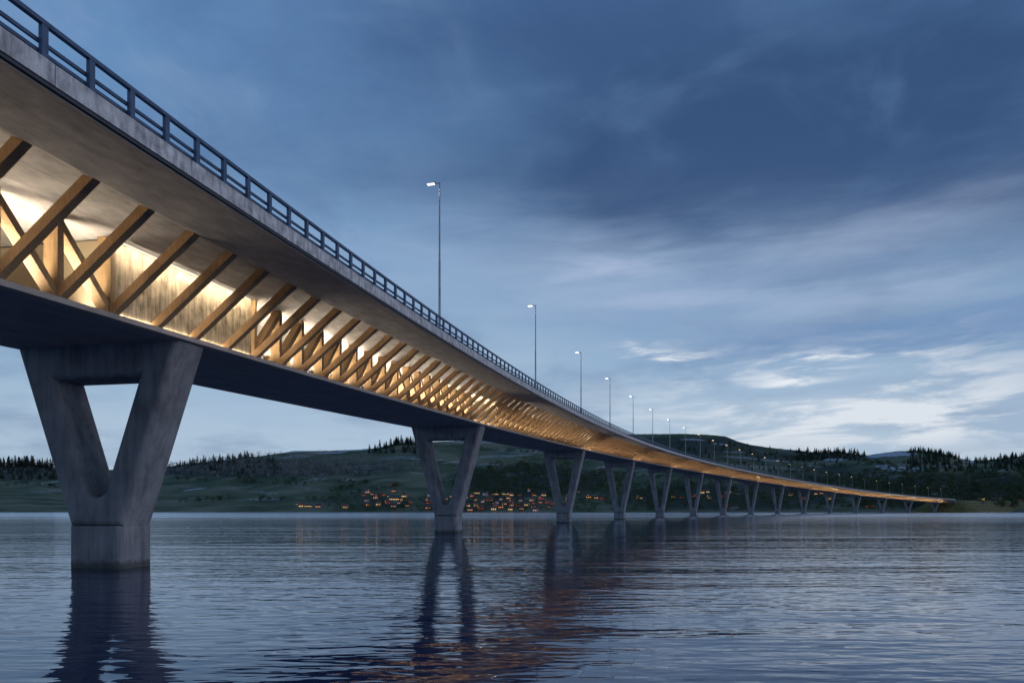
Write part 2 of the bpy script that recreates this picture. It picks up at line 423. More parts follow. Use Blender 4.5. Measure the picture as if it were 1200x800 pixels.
def at_px(px, py):
    """ground point of the hillside that the picture shows at a pixel"""
    u = (px-600)/FPX; ts = np.linspace(0.0, 1, 500); D, z = terr(u, ts); y = HOR-FPX*(z-EYE)/D
    i = int(np.argmax(y <= py)) if (y <= py).any() else 499
    return Vector((u*D[i], D[i], z[i])), ts[i]
us = np.linspace(-1.25, 1.25, 760); ts = np.concatenate([np.linspace(-.06, 0, 4)[:-1], np.linspace(0, 1, 150), np.linspace(1.02, 1.6, 10)])
U, TT = np.meshgrid(us, ts); D, Z = terr(U, TT)
fine = NR.normal(0, .25, Z.shape)*np.clip(TT*8, 0, 1); Z = Z+fine
PX = 600+FPX*U; PY = HOR-FPX*(Z-EYE)/D
# ground cover: snow and pale stubble fields, each with its own place and shape on the hills
cover = np.zeros(Z.shape)
wob = 2.2*np.sin(PX*.11)+1.5*np.sin(PX*.31+1)+1.1*np.sin(PX*.83+.6)
def patch(x, y, rx, ry, tilt=0, v=1.0):
    global cover
    yy = PY-(y+tilt*(PX-x)); dd = ((PX-x)/rx)**2+((yy+.25*wob*ry/3)/ry)**2
    cover = np.maximum(cover, v*np.clip(1.6*(1.2-dd), 0, 1))
for a in ((1045,532.5,32,2.6,-.06,1),(1058,549.5,26,3.0,.02,.9),(1033,546,8,1.4,0,.9),(978,538.5,15,1.5,0,.75),(1100,546.5,11,1.1,0,.7),(1138,541,6,1.4,0,.8),(812,515,16,1.3,.04,.55),(845,520,12,1,.08,.5),
          (890,538,50,1.3,.09,.4),(870,546,60,1.6,.06,.28),(1022,573.5,14,2.2,-.05,.55),(985,570,10,1.5,.05,.4),(345,529,40,1.0,-.06,.8),(385,530,24,1.2,-.02,.65),(350,534.5,16,1.8,0,.5),(415,527.5,20,.9,-.03,.75),
          (228,573,15,.9,-.12,.6),(280,571,18,.7,-.05,.35),(408,562,12,.9,0,.5),(345,566,34,.8,-.12,.3),(415,575,7,.7,0,.5),(500,538,26,.9,.03,.6),(540,540,26,1,-.12,.5),(590,534,40,1.2,-.04,.45),
          (640,530,60,1.6,0,.35),(712,546,16,.9,-.12,.6),(745,551,16,.8,-.05,.45),(60,565,16,1.0,-.12,.45),(18,563,7,.6,0,.3),(5,552,5,.7,0,.4),(760,556,22,.8,0,.35),(560,518,40,1.5,0,.5),(930,550,16,.7,.05,.35)):
    patch(*a)
for _ in range(90):
    x_, y_ = NR.uniform(60, 1200), NR.uniform(515, 597); patch(x_, y_, NR.uniform(8, 38), NR.uniform(.6, 2.2), NR.uniform(-.12, .08), NR.uniform(.12, .42))
wood = np.zeros(Z.shape)
def dark(x, y, rx, ry, v=1.0):
    global wood
    dd = ((PX-x)/rx)**2+((PY-y)/ry)**2; wood = np.maximum(wood, v*np.clip(2*(1-dd), 0, 1))
for a in ((1130,575,130,26,1),(620,563,100,22,1),(300,549,190,11,.85),(850,582,160,18,.9),(800,523,120,14,.85),(900,535,130,8,.6),(980,556,80,12,.6),(30,553,60,12,.8),(430,588,70,9,.4),(560,590,90,9,.5)): dark(*a)
ny, nx = Z.shape
vv = np.stack([U*D, D, Z], -1).reshape(-1, 3)
ii = np.arange(ny*nx).reshape(ny, nx)
ff = np.stack([ii[:-1, :-1], ii[:-1, 1:], ii[1:, 1:], ii[1:, :-1]], -1).reshape(-1, 4)
def np_mesh(name, v, f, m, smooth=False):
    me = bpy.data.meshes.new(name); k = f.shape[1]
    me.vertices.add(len(v)); me.vertices.foreach_set('co', np.asarray(v, np.float32).ravel())
    me.loops.add(f.size); me.loops.foreach_set('vertex_index', f.astype(np.int32).ravel())
    me.polygons.add(len(f)); me.polygons.foreach_set('loop_start', np.arange(0, f.size, k, dtype=np.int32))
    if smooth: me.polygons.foreach_set('use_smooth', np.ones(len(f), bool))
    me.update(calc_edges=True); me.materials.append(m); return me
m, nt, b = mat('hillside')
at1 = N(nt, 'ShaderNodeAttribute', attribute_name='cover'); at2 = N(nt, 'ShaderNodeAttribute', attribute_name='wood')
tc = N(nt, 'ShaderNodeTexCoord')
n1 = N(nt, 'ShaderNodeTexNoise'); n1.inputs['Scale'].default_value = .012; n1.inputs['Detail'].default_value = 8; L(nt, tc.outputs['Object'], n1.inputs[0])
n2 = N(nt, 'ShaderNodeTexNoise'); n2.inputs['Scale'].default_value = .15; n2.inputs['Detail'].default_value = 5; L(nt, tc.outputs['Object'], n2.inputs[0])
g = ramp(nt, [(.3, (.050, .072, .042)), (.46, (.085, .112, .066)), (.56, (.14, .15, .095)), (.7, (.18, .175, .12))], n1.outputs[0])
mx = N(nt, 'ShaderNodeMix', data_type='RGBA'); L(nt, at2.outputs['Fac'], mx.inputs[0]); L(nt, g, mx.inputs[6]); mx.inputs[7].default_value = (.036, .048, .040, 1)
ad = N(nt, 'ShaderNodeMath', operation='MULTIPLY_ADD'); L(nt, n2.outputs[0], ad.inputs[0]); ad.inputs[1].default_value = .9; L(nt, at1.outputs['Fac'], ad.inputs[2])
mr = N(nt, 'ShaderNodeMapRange'); mr.inputs['From Min'].default_value = .62; mr.inputs['From Max'].default_value = 1.25; L(nt, ad.outputs[0], mr.inputs[0])
mx2 = N(nt, 'ShaderNodeMix', data_type='RGBA'); L(nt, mr.outputs[0], mx2.inputs[0]); L(nt, mx.outputs[2], mx2.inputs[6]); mx2.inputs[7].default_value = (.42, .45, .48, 1)
L(nt, mx2.outputs[2], b.inputs['Base Color']); b.inputs['Roughness'].default_value = 1; b.inputs['Specular IOR Level'].default_value = .1
me = np_mesh('hills', vv, ff, m, True)
for nm, arr in (('cover', cover), ('wood', wood)):
    q = me.attributes.new(nm, 'FLOAT', 'POINT'); q.data.foreach_set('value', arr.astype(np.float32).ravel())
tag(link('hills', me), kind='structure')

# ------------------------------------------------------------------ woods
def conifer_tris(n_tier=7):
    """tris of a ragged spruce of height 1"""
    out = []
    for k in range(n_tier):
        z = .06+.90*k/n_tier; r = .25*(1-k/n_tier)+.03; hh = .30*(1-.5*k/n_tier)
        nb = 7
        for j in range(nb):
            a = 2*math.pi*(j+NR.random())/nb; rr = r*NR.uniform(.55, 1.25); da = .55
            tip = (rr*math.cos(a), rr*math.sin(a), z-.05*NR.random())
            p1 = (.25*rr*math.cos(a+da), .25*rr*math.sin(a+da), z+hh*.45); p2 = (.1*rr*math.cos(a-da), .1*rr*math.sin(a-da), min(1, z+hh*NR.uniform(.4, .7)))
            out.append((tip, p1, p2))
            q1 = (rr*.8*math.cos(a+.45), rr*.8*math.sin(a+.45), z-.02); out.append((q1, (0, 0, z+hh*.5), tip))
    out.append(((-.012, 0, .88), (.012, 0, .88), (0, 0, 1.0)))
    return np.array(out)
def leafy_tris(n=70, leaf=.085):
    """tris of a broad-leaved crown of height 1: leaf clumps on the shell of several uneven lobes"""
    out = []; lobes = [(NR.normal(0, .16), NR.normal(0, .16), NR.uniform(.38, .80), NR.uniform(.14, .25)) for _ in range(7)]
    for _ in range(n):
        lx, ly, lz, lr = lobes[NR.integers(len(lobes))]; v = NR.normal(size=3); v /= np.linalg.norm(v); c = np.array((lx, ly, lz))+v*lr*NR.uniform(.6, 1.05)
        c[2] = min(c[2], .99)
        a = NR.normal(size=3); a /= np.linalg.norm(a); bb = np.cross(a, NR.normal(size=3)); bb /= np.linalg.norm(bb)
        s = leaf*NR.uniform(.6, 1.5)
        out.append((c-a*s, c+a*s*.8+bb*s*.5, c+bb*s))
    out.append(((-.02, 0, 0), (.02, 0, 0), (0, 0, .5))); out.append(((0, -.02, 0), (0, .02, 0), (0, 0, .5)))
    return np.array(out)
def forest(name, m, proto, spots, label, cat):
    V = []
    for (p, h, wd) in spots:
        t = proto[NR.integers(len(proto))]; a = NR.uniform(0, 6.28); c, s = math.cos(a), math.sin(a)
        q = t.reshape(-1, 3); r = np.stack([(q[:, 0]*c-q[:, 1]*s)*h*wd+p[0], (q[:, 0]*s+q[:, 1]*c)*h*wd+p[1], q[:, 2]*h+p[2]-.2], -1); V.append(r)
    V = np.concatenate(V); f = np.arange(len(V)).reshape(-1, 3)
    o = link(name, np_mesh(name, V, f, m)); tag(o, label, cat, kind='stuff'); return o
def foliage(name, lo, hi):
    m, nt, b = mat(name); ge = N(nt, 'ShaderNodeNewGeometry'); tc = N(nt, 'ShaderNodeTexCoord')
    n = N(nt, 'ShaderNodeTexNoise'); n.inputs['Scale'].default_value = .06; n.inputs['Detail'].default_value = 4; L(nt, ge.outputs['Position'], n.inputs[0])
    ad = N(nt, 'ShaderNodeMath', operation='MULTIPLY_ADD'); L(nt, ge.outputs['Random Per Island'], ad.inputs[0]); ad.inputs[1].default_value = .45; L(nt, n.outputs[0], ad.inputs[2])
    c = ramp(nt, [(.35, lo), (1.0, hi)], ad.outputs[0]); L(nt, c, b.inputs['Base Color']); b.inputs['Roughness'].default_value = .9; b.inputs['Specular IOR Level'].default_value = .15
    return m
M_SPRUCE = foliage('spruce_needles', (.018, .026, .019), (.05, .062, .044))
M_LEAF = foliage('dark_leaves', (.020, .035, .019), (.085, .11, .052))
M_BARE = foliage('bare_grey_twigs', (.09, .10, .10), (.28, .285, .28))
M_TRUNK = plain('bark', (.05, .042, .035), .9)
con = [conifer_tris() for _ in range(6)]; lea = [leafy_tris() for _ in range(6)]; bare = [leafy_tris(46, .06) for _ in range(5)]
def spots(n, xa, xb, ya, yb, h0, h1, wd=1.0, keep=None):
    out = []; k = 0
    while len(out) < n and k < n*6:
        k += 1; x, y = NR.uniform(xa, xb), NR.uniform(ya, yb)
        if keep and not keep(x, y): continue
        skyy = np.interp(x, SKY[:, 0], SKY[:, 1])
        if y < skyy+.6: continue
        p, t = at_px(x, y); out.append((p, NR.uniform(h0, h1), wd*NR.uniform(.85, 1.25)))
    return out
ell = lambda cx, cy, rx, ry: (lambda x, y: ((x-cx)/rx)**2+((y-cy)/ry)**2 < NR.uniform(.55, 1.1))
sp = spots(900, 80, 500, 532, 563, 12, 20, 1, ell(300, 548, 205, 15))+spots(90, -150, 80, 548, 566, 12, 18)
forest('grey_wood', M_BARE, bare, sp, 'grey leafless wood covering the left hillside below the ridge', 'wood')
sp = spots(330, 530, 745, 543, 586, 12, 18, 1.15, ell(635, 565, 110, 23))+spots(420, 690, 1020, 566, 599, 9, 15, 1.2)+spots(60, 380, 480, 580, 598.5, 4, 9, 1.4)+spots(210, 470, 700, 585, 599.3, 4, 8, 1.4)+spots(60, 395, 480, 588, 599.3, 3, 7, 1.5)
forest('dark_wood', M_LEAF, lea, sp, 'dark leafy wood on the slope behind the village and the piers', 'wood')
sp = spots(560, 1005, 1290, 553, 598, 12, 21, 1.1)+spots(120, 930, 1010, 560, 580, 10, 15, 1.1)
forest('shore_wood', M_LEAF, lea, sp, 'dense dark wood on the right shore beyond the end of the bridge', 'wood')
sp = spots(420, 1062, 1290, 526, 553, 10, 18, 1.2)+spots(140, 930, 1018, 528, 540, 9, 15, 1.2)+spots(60, 430, 500, 519, 532, 13, 22)+spots(220, -100, 75, 545, 562, 12, 20, 1.2)+spots(170, 195, 330, 536, 556, 9, 15, 1.2)+spots(150, 700, 1000, 515, 560, 10, 16, 1, ell(850, 535, 150, 22))
forest('spruce_wood', M_SPRUCE, con, sp, 'dark spruce woods on the upper hills', 'wood')

def belt(pts_, n, h0, h1):
    out = []
    for _ in range(n):
        t_ = NR.uniform(0, len(pts_)-1.001); k_ = int(t_); f_ = t_-k_
        x_ = pts_[k_][0]*(1-f_)+pts_[k_+1][0]*f_+NR.normal(0, .8); y_ = pts_[k_][1]*(1-f_)+pts_[k_+1][1]*f_+NR.normal(0, .35)
        if y_ > np.interp(x_, SKY[:, 0], SKY[:, 1])+.6: out.append((at_px(x_, y_)[0], NR.uniform(h0, h1), NR.uniform(1.0, 1.6)))
    return out
sp = []
for b_ in ([(200,562),(290,566),(360,569)], [(360,588),(400,582),(440,574),(470,570)], [(385,578),(410,572),(432,566)], [(210,590),(260,586),(330,588)], [(560,527),(620,531),(700,528)], [(600,538),(680,541),(760,538)], [(780,534),(850,543),(930,548)], [(830,528),(900,533),(950,541)],
           [(880,556),(950,553),(1010,560)], [(920,545),(990,547),(1060,543)], [(700,556),(760,560),(840,562)], [(1000,540),(1040,543),(1060,556)], [(0,570),(40,567),(70,572)], [(240,556),(300,562),(420,566)]):
    sp += belt(b_, int(NR.uniform(28, 48)), 5, 12)
forest('tree_belts', M_LEAF, lea, sp, 'dark hedgerows and tree belts between the fields on the far hills', 'wood')
# single trees: skyline spruces and the larger trees of the right shore
def tree_proto(name, tris, m, tr, th):
    r = empty(name, (0, 0, 0))
    c = link('crown', np_mesh('crown', tris.reshape(-1, 3), np.arange(tris.size//3).reshape(-1, 3), m)); c.parent = r
    d = MB(); d.tube((0, 0, -.03), (0, 0, th), tr, tr*.35, 6); k = d.build('trunk', M_TRUNK); k.parent = r
    return r
def plant_trees(name, protos, pts, label, group):
    used = set()
    for (x, y, h, w) in pts:
        i = NR.integers(len(protos)); pr = protos[i]
        o = pr if i not in used else copy_tree(pr)
        used.add(i); p, t = at_px(x, max(y, np.interp(x, SKY[:, 0], SKY[:, 1])+.3)); o.location = p; o.rotation_euler.z = NR.uniform(0, 6.28); o.scale = (h*w, h*w, h)
        tag(o, label(x) if callable(label) else label, 'tree', group(x) if callable(group) else group)
    for i, pr in enumerate(protos):
        if i not in used:
            for ch in list(pr.children): bpy.data.objects.remove(ch)
            bpy.data.objects.remove(pr)
pc = [tree_proto('spruce_tree', conifer_tris(9), M_SPRUCE, .016, .9) for _ in range(6)]
pts = []
for xa, xb, n, h0, h1 in ((-6, 62, 46, 16, 38), (205, 300, 44, 10, 24), (444, 490, 26, 14, 27), (945, 1014, 40, 8, 20), (1062, 1128, 40, 7, 18), (1142, 1200, 36, 8, 20), (300, 345, 5, 8, 14)):
    for _ in range(n):
        x = NR.uniform(xa, xb); pts.append((x, np.interp(x, SKY[:, 0], SKY[:, 1])+NR.uniform(.4, 2.0), NR.uniform(h0, h1), NR.uniform(.85, 1.5)))
def where(x):
    return ('on the left shore hilltop at the picture edge' if x < 100 else 'on the grey wooded ridge left of the second pier' if x < 400 else 'in the dark clump on the crest beside the second pier' if x < 600
            else 'on the low crest left of the snowy hill' if x < 1040 else 'on the ridge right of the snowy hill' if x < 1135 else 'on the ridge at the far right')
plant_trees('spruce_tree', pc, pts, lambda x: 'dark pointed spruce tree standing '+where(x), lambda x: 'spruces '+where(x))
pl = [tree_proto('broadleaf_tree', leafy_tris(260, .06), M_LEAF, .022, .6) for _ in range(6)]
pts = [(NR.uniform(1005, 1200), NR.uniform(572, 597.5), NR.uniform(13, 21), NR.uniform(.9, 1.3)) for _ in range(70)]
plant_trees('broadleaf_tree', pl, pts, 'large dark broadleaf tree in the wood on the right shore', 'broadleaf trees on the right shore')

# ------------------------------------------------------------------ village
M_RED = plain('red_boards', (.17, .05, .035)); M_OCHRE = plain('ochre_boards', (.36, .22, .08)); M_WHITE = plain('white_boards', (.6, .58, .55)); M_GREYW = plain('grey_boards', (.2, .2, .21))
M_ROOF = plain('dark_roof', (.06, .05, .05)); M_ROOFR = plain('tiled_roof', (.16, .06, .045))
M_WIN = emit('lit_window', (1, .42, .14), .85); M_WINY = emit('lit_window_yellow', (1, .60, .25), 1.1); M_WINR = emit('lit_window_red', (1, .22, .09), .40)
def house(w, dp, h, rh, mw, mr, mwin, nwin):
    r = empty('village_house', (0, 0, 0))
    d = MB(); n = [(-w/2,-dp/2,-3),(w/2,-dp/2,-3),(w/2,dp/2,-3),(-w/2,dp/2,-3),(-w/2,-dp/2,h),(w/2,-dp/2,h),(w/2,dp/2,h),(-w/2,dp/2,h)]; d.box8(n)
    k = len(d.v); d.v += [(-w/2,-dp/2,h),(-w/2,dp/2,h),(-w/2,0,h+rh),(w/2,-dp/2,h),(w/2,dp/2,h),(w/2,0,h+rh)]; d.f += [(k+1,k,k+2),(k+3,k+4,k+5)]; d.uv += [(0,0)]*6
    d.build('wall', mw).parent = r
    d = MB(); e = .5; t = .25
    for sg in (-1, 1):
        a = Vector((-w/2-e, sg*(dp/2+e), h-e*rh/(dp/2))); bq = Vector((w/2+e, sg*(dp/2+e), h-e*rh/(dp/2))); c = Vector((w/2+e, 0, h+rh)); q = Vector((-w/2-e, 0, h+rh)); u = Vector((0, 0, t))
        lift = Vector((0, 0, .03)); a, bq, c, q = a+lift, bq+lift, c+lift, q+lift
        d.box8([a, bq, c, q, a+u, bq+u, c+u, q+u] if sg < 0 else [bq, a, q, c, bq+u, a+u, q+u, c+u])
    rf = d.build('roof', mr); rf.parent = r
    d = MB(); d.box((w*.2, .6, h+rh+.3), (.4, .4, .9)); d.build('chimney', mr).parent = rf
    for i in range(nwin):
        d = MB(); x = (i+.5)/nwin*w-w/2; d.box((x, -dp/2-.03, h*.50), (w/nwin*.24, .03, h*.17)); d.build('window', mwin).parent = r
    return r
kinds = [house(10, 8, 5, 3, M_RED, M_ROOF, M_WIN, 3), house(9, 8, 5.5, 3, M_OCHRE, M_ROOFR, M_WINY, 3), house(11, 8, 5, 3, M_RED, M_ROOFR, M_WINR, 4), house(9, 7, 6, 3, M_WHITE, M_ROOF, M_WINR, 2), house(18, 9, 5, 3, M_OCHRE, M_ROOF, M_WINY, 6), house(8, 7, 5, 3, M_GREYW, M_ROOF, M_WIN, 2)]
hs = []
def rnd(n, xa, xb, ya, yb):
    k = 0
    while n > 0 and k < 900:
        k += 1; x, y = NR.uniform(xa, xb), NR.uniform(ya, yb)
        if all(abs(x-a[0]) > 7 or abs(y-a[1]) > 3.2 for a in hs): hs.append((x, y, int(NR.choice([0, 0, 1, 2, 2, 3, 5])))); n -= 1
hs += [(352,593,1),(361,592.6,4),(373,593.5,0),(405,594.2,1),(462,585,4),(474,581.5,1),(480,588,2),(460,567,2),(558,577,4),(580,578.5,4),(592,578.5,4),(623,586,1),(620,574,3),(574,586,2),(546,583,1)]
rnd(15, 426, 482, 575, 593); rnd(50, 498, 642, 579, 598); rnd(7, 640, 680, 574, 592)
hs += [(690,582.5,0),(699,583,0),(707,584,2),(749,583,4),(789,582,1),(798,582.5,2),(812,581,2),(823,577,1),(829,576,1),(831,583,1),(853,576,4),(847,581,2),(852,594,2),(926,580,1),(942,583.5,2),(956,578,1),(963,577.5,0),(972,584,1),(1017,593,2),(1022,592.5,2),(1150,585,1),(1173,584,0),(1195,586,0)]
def hlabel(x, y, k):
    what = ['red house with orange windows', 'ochre house with yellow windows', 'tiled red house with red windows', 'white house with red windows', 'long ochre building with yellow windows', 'grey house with lit windows'][k]
    wh = ('at the water edge right of the first pier' if x < 420 else 'on the meadow left of the second pier' if x < 495 else 'in the shore village between second and third piers' if x < 655 else 'beyond the third and fourth piers' if x < 770 else 'in trees beyond the middle piers' if x < 870 else 'in dark trees beyond the distant piers' if x < 1060 else 'in the right shore wood')
    return what+' '+wh
usedk = set(); rooms = []
for x, y, k in hs:
    o = kinds[k] if k not in usedk else copy_tree(kinds[k]); usedk.add(k)
    p, t = at_px(x, y+1.5); o.location = p; o.rotation_euler.z = -math.atan2(p.x, p.y)+NR.uniform(-.5, .5); sc = NR.uniform(.58, .9); o.scale = (sc, sc, sc)
    tag(o, hlabel(x, y, k), 'house', 'lit houses on the far shore'); rooms.append(p)
M_BULB = emit('village_lamp_bulb', (1, .50, .2), 6)
lampv = None
for p in [rooms[i] for i in range(0, len(rooms), 3)]:
    if lampv is None:
        lampv = empty('village_lamp', (0, 0, 0)); d = MB(); d.tube((0, 0, -.5), (0, 0, 6), .09, .06, 6); d.build('pole', M_POLE).parent = lampv
        d = MB(); d.box((0, -.2, 6.0), (.2, .3, .10)); d.build('lamp_head', M_BULB).parent = lampv
        ld = bpy.data.lights.new('lamp_light', 'POINT'); ld.energy = 22; ld.color = (1, .36, .14); ld.shadow_soft_size = .3
        ld.shadow_soft_size = .7; lo = bpy.data.objects.new('lamp_light', ld); COL.objects.link(lo); lo.parent = lampv; lo.location = (0, -.4, 5.6); o = lampv
    else: o = copy_tree(lampv)
    q = p.copy(); q.y -= 9; q.x += NR.uniform(-5, 5); u = q.x/q.y; tt = (q.y-float(shore(u)))/float(ridge(u)-shore(u)); q.z = float(terr(u, tt)[1]); o.location = q
    tag(o, 'small amber lamp post in front of a lit house on the far shore', 'street lamp', 'amber lamps among the shore houses')

# ------------------------------------------------------------------ the end of the bridge: abutment, embankment, boathouse
se = S1
x, y, z, th = ax(se)
dirv = Vector((math.sin(th), math.cos(th), 0)); side = Vector((math.cos(th), -math.sin(th), 0)); P0 = Vector((x, y, 0)); ztop = z+4.9
d = MB(); d.box(P0+dirv*2.2+UPV*((z-3)/2), (9, 2, (z+3)/2), side, dirv); d.box(P0+dirv*2.6+UPV*(z+2.2), (15.8, 1.3, 2.2), side, dirv); d.build('abutment', M_PIER, bridge)
def bank():
    V = []; rows = []
    dist = [-15, -9, -4, 0, 8, 30, 70, 130, 220, 320]; n = 22
    for a in dist:
        rise = 1.0 if a >= 2 else max(0, (a+15)/17)
        row = []
        for j in range(n):
            f = -1+2*j/(n-1); o = f*58
            zz = ztop-.5-max(0, abs(o)-19)*.62
            zz = (zz+3)*rise-3 if a < 2 else zz
            if a < 2: zz = min(zz, z-1.2)
            zz += NR.normal(0, .25)
            row.append(tuple(P0+dirv*a+side*o+UPV*max(-3, zz)))
        rows.append(row)
    V = [v for r in rows for v in r]; f = []
    for i in range(len(rows)-1):
        for j in range(n-1): k = i*n+j; f.append((k, k+1, k+n+1, k+n))
    return np.array(V), np.array(f)
V, f = bank(); M_BANK = plain('lamp_yellow_grass', (.13, .11, .035), 1, var=.45, scale=.3)  # grass colour made yellow to carry the lamplight on the bank
tag(link('embankment', np_mesh('embankment', V, f, M_BANK, True)), kind='structure')
d = MB()
for a, bq in ((3.6, 60), (60, 140), (140, 320)): d.quad(P0+dirv*a-side*15+UPV*(ztop+.02), P0+dirv*a+side*15+UPV*(ztop+.02), P0+dirv*bq+side*15+UPV*(ztop+.02), P0+dirv*bq-side*15+UPV*(ztop+.02))
tag(d.build('road', M_ROAD), kind='structure')
p, t = at_px(1138, 599.0); p.y -= 6
r = house(16, 7, 2.6, 2.0, M_WHITE, M_ROOF, M_WHITE, 2); r.name = 'boathouse'; r.location = (p.x, p.y, .8); r.rotation_euler.z = -.5
tag(r, 'low white boathouse at the water below the grassy bank at the bridge end', 'boathouse')

# ------------------------------------------------------------------ water
m, nt, b = mat('lake_water')
tc = N(nt, 'ShaderNodeTexCoord')
def wave(scale, sx, rot, detail, rough, dist=0):
    mp = N(nt, 'ShaderNodeMapping'); mp.inputs['Scale'].default_value = (sx, 1, 1); mp.inputs['Rotation'].default_value = (0, 0, rot); L(nt, tc.outputs['Object'], mp.inputs[0])
    n = N(nt, 'ShaderNodeTexNoise'); n.inputs['Scale'].default_value = scale; n.inputs['Detail'].default_value = detail; n.inputs['Roughness'].default_value = rough; n.inputs['Distortion'].default_value = dist
    L(nt, mp.outputs[0], n.inputs[0]); return n.outputs[0]
a = wave(1.5, .36, .06, 2, .45, .25); c = wave(.26, .22, -.08, 2, .5, .3); e = wave(3.0, .35, .10, 1, .4)
patchn = wave(.018, .5, .2, 3, .6)
s1 = N(nt, 'ShaderNodeMath', operation='MULTIPLY_ADD'); L(nt, c, s1.inputs[0]); s1.inputs[1].default_value = .75; L(nt, a, s1.inputs[2])
far_ = wave(.055, .25, .05, 5, .6)
s15 = N(nt, 'ShaderNodeMath', operation='MULTIPLY_ADD'); L(nt, far_, s15.inputs[0]); s15.inputs[1].default_value = 2.6; L(nt, s1.outputs[0], s15.inputs[2]); s1 = s15
far2 = wave(.011, .16, .03, 6, .62); s16 = N(nt, 'ShaderNodeMath', operation='MULTIPLY_ADD'); L(nt, far2, s16.inputs[0]); s16.inputs[1].default_value = 26.0; L(nt, s1.outputs[0], s16.inputs[2]); s1 = s16
s2 = N(nt, 'ShaderNodeMath', operation='MULTIPLY_ADD'); L(nt, e, s2.inputs[0]); s2.inputs[1].default_value = .22; L(nt, s1.outputs[0], s2.inputs[2])
st = N(nt, 'ShaderNodeMapRange'); L(nt, patchn, st.inputs[0]); st.inputs['From Min'].default_value = .3; st.inputs['From Max'].default_value = .7; st.inputs['To Min'].default_value = .75; st.inputs['To Max'].default_value = 1.0
bp = N(nt, 'ShaderNodeBump'); bp.inputs['Distance'].default_value = .046; L(nt, st.outputs[0], bp.inputs['Strength']); L(nt, s2.outputs[0], bp.inputs['Height']); sy = N(nt, 'ShaderNodeSeparateXYZ'); L(nt, tc.outputs['Object'], sy.inputs[0])
rr = N(nt, 'ShaderNodeMapRange'); L(nt, sy.outputs[1], rr.inputs[0]); rr.inputs['From Min'].default_value = 90; rr.inputs['From Max'].default_value = 450; rr.inputs['To Min'].default_value = .035; rr.inputs['To Max'].default_value = .17
gust = wave(.011, .30, .05, 5, .6, .3)
gm = N(nt, 'ShaderNodeMapRange'); L(nt, gust, gm.inputs[0]); gm.inputs['From Min'].default_value = .35; gm.inputs['From Max'].default_value = .65; gm.inputs['To Min'].default_value = .8; gm.inputs['To Max'].default_value = 1.25
gr = N(nt, 'ShaderNodeMath', operation='MULTIPLY'); L(nt, rr.outputs[0], gr.inputs[0]); L(nt, gm.outputs[0], gr.inputs[1])
# open water carries more wind chop than the water by the near pier; blue lake body under a clear surface
nt.nodes.remove(b); mo = nt.nodes['Material Output']
df = N(nt, 'ShaderNodeBsdfDiffuse'); df.inputs[0].default_value = (.020, .032, .078, 1)
gl = N(nt, 'ShaderNodeBsdfGlossy', distribution='MULTI_GGX'); gl.inputs[0].default_value = (.88, .92, 1.0, 1); L(nt, gr.outputs[0], gl.inputs['Roughness'])
fr = N(nt, 'ShaderNodeFresnel'); fr.inputs[0].default_value = 1.45
ms = N(nt, 'ShaderNodeMixShader'); L(nt, fr.outputs[0], ms.inputs[0]); L(nt, df.outputs[0], ms.inputs[1]); L(nt, gl.outputs[0], ms.inputs[2]); L(nt, ms.outputs[0], mo.inputs[0])
for q in (df, gl, fr): L(nt, bp.outputs[0], q.inputs['Normal'])
d = MB(); d.quad((-6000, -1500, 0), (6000, -1500, 0), (6000, 6000, 0), (-6000, 6000, 0))
tag(d.build('water', m), kind='structure')

# ------------------------------------------------------------------ sky: cloudy dusk
w = bpy.data.worlds.new('World'); scene.world = w; w.use_nodes = True; nt = w.node_tree; nt.nodes.clear()
out = N(nt, 'ShaderNodeOutputWorld'); bg = N(nt, 'ShaderNodeBackground'); L(nt, bg.outputs[0], out.inputs[0])
SUN_EL, SUN_AZ = math.radians(9), math.radians(98)           # azimuth measured from +y towards +x
sk = N(nt, 'ShaderNodeTexSky', sky_type='NISHITA'); sk.sun_disc = False; sk.sun_elevation = SUN_EL; sk.sun_rotation = SUN_AZ; sk.air_density = 1.2; sk.ozone_density = 3
tc = N(nt, 'ShaderNodeTexCoord'); D_ = tc.outputs['Generated']
def mth(op, *a):
    n = N(nt, 'ShaderNodeMath', operation=op)
    for i, v in enumerate(a):
        if isinstance(v, (int, float)): n.inputs[i].default_value = v
        else: L(nt, v, n.inputs[i])
    return n.outputs[0]
sp_ = N(nt, 'ShaderNodeSeparateXYZ'); L(nt, D_, sp_.inputs[0]); dx, dy, dz = sp_.outputs
az = mth('ARCTAN2', dx, dy); el = mth('ARCSINE', dz)
ela = mth('ABSOLUTE', el)
# cloud sheet seen in perspective
inv = mth('DIVIDE', 1.0, mth('ADD', mth('MAXIMUM', dz, 0.0), .16))
cb = N(nt, 'ShaderNodeCombineXYZ'); L(nt, mth('MULTIPLY', dx, inv), cb.inputs[0]); L(nt, mth('MULTIPLY', dy, inv), cb.inputs[1])
def fbm(scale, detail, rough, dist=0, off=(0, 0, 0), st=(1, 1, 1)):
    mp = N(nt, 'ShaderNodeMapping'); mp.inputs['Location'].default_value = off; mp.inputs['Scale'].default_value = st; L(nt, cb.outputs[0], mp.inputs[0])
    n = N(nt, 'ShaderNodeTexNoise'); n.inputs['Scale'].default_value = scale; n.inputs['Detail'].default_value = detail; n.inputs['Roughness'].default_value = rough; n.inputs['Distortion'].default_value = dist
    L(nt, mp.outputs[0], n.inputs[0]); return n.outputs[0]
nA = fbm(.55, 5, .5, .6, (3.1, 1.7, 0), (.8, 1.2, 1)); nB = fbm(1.5, 7, .55, .5, (7.7, 2.2, 0), (.7, 1.2, 1))
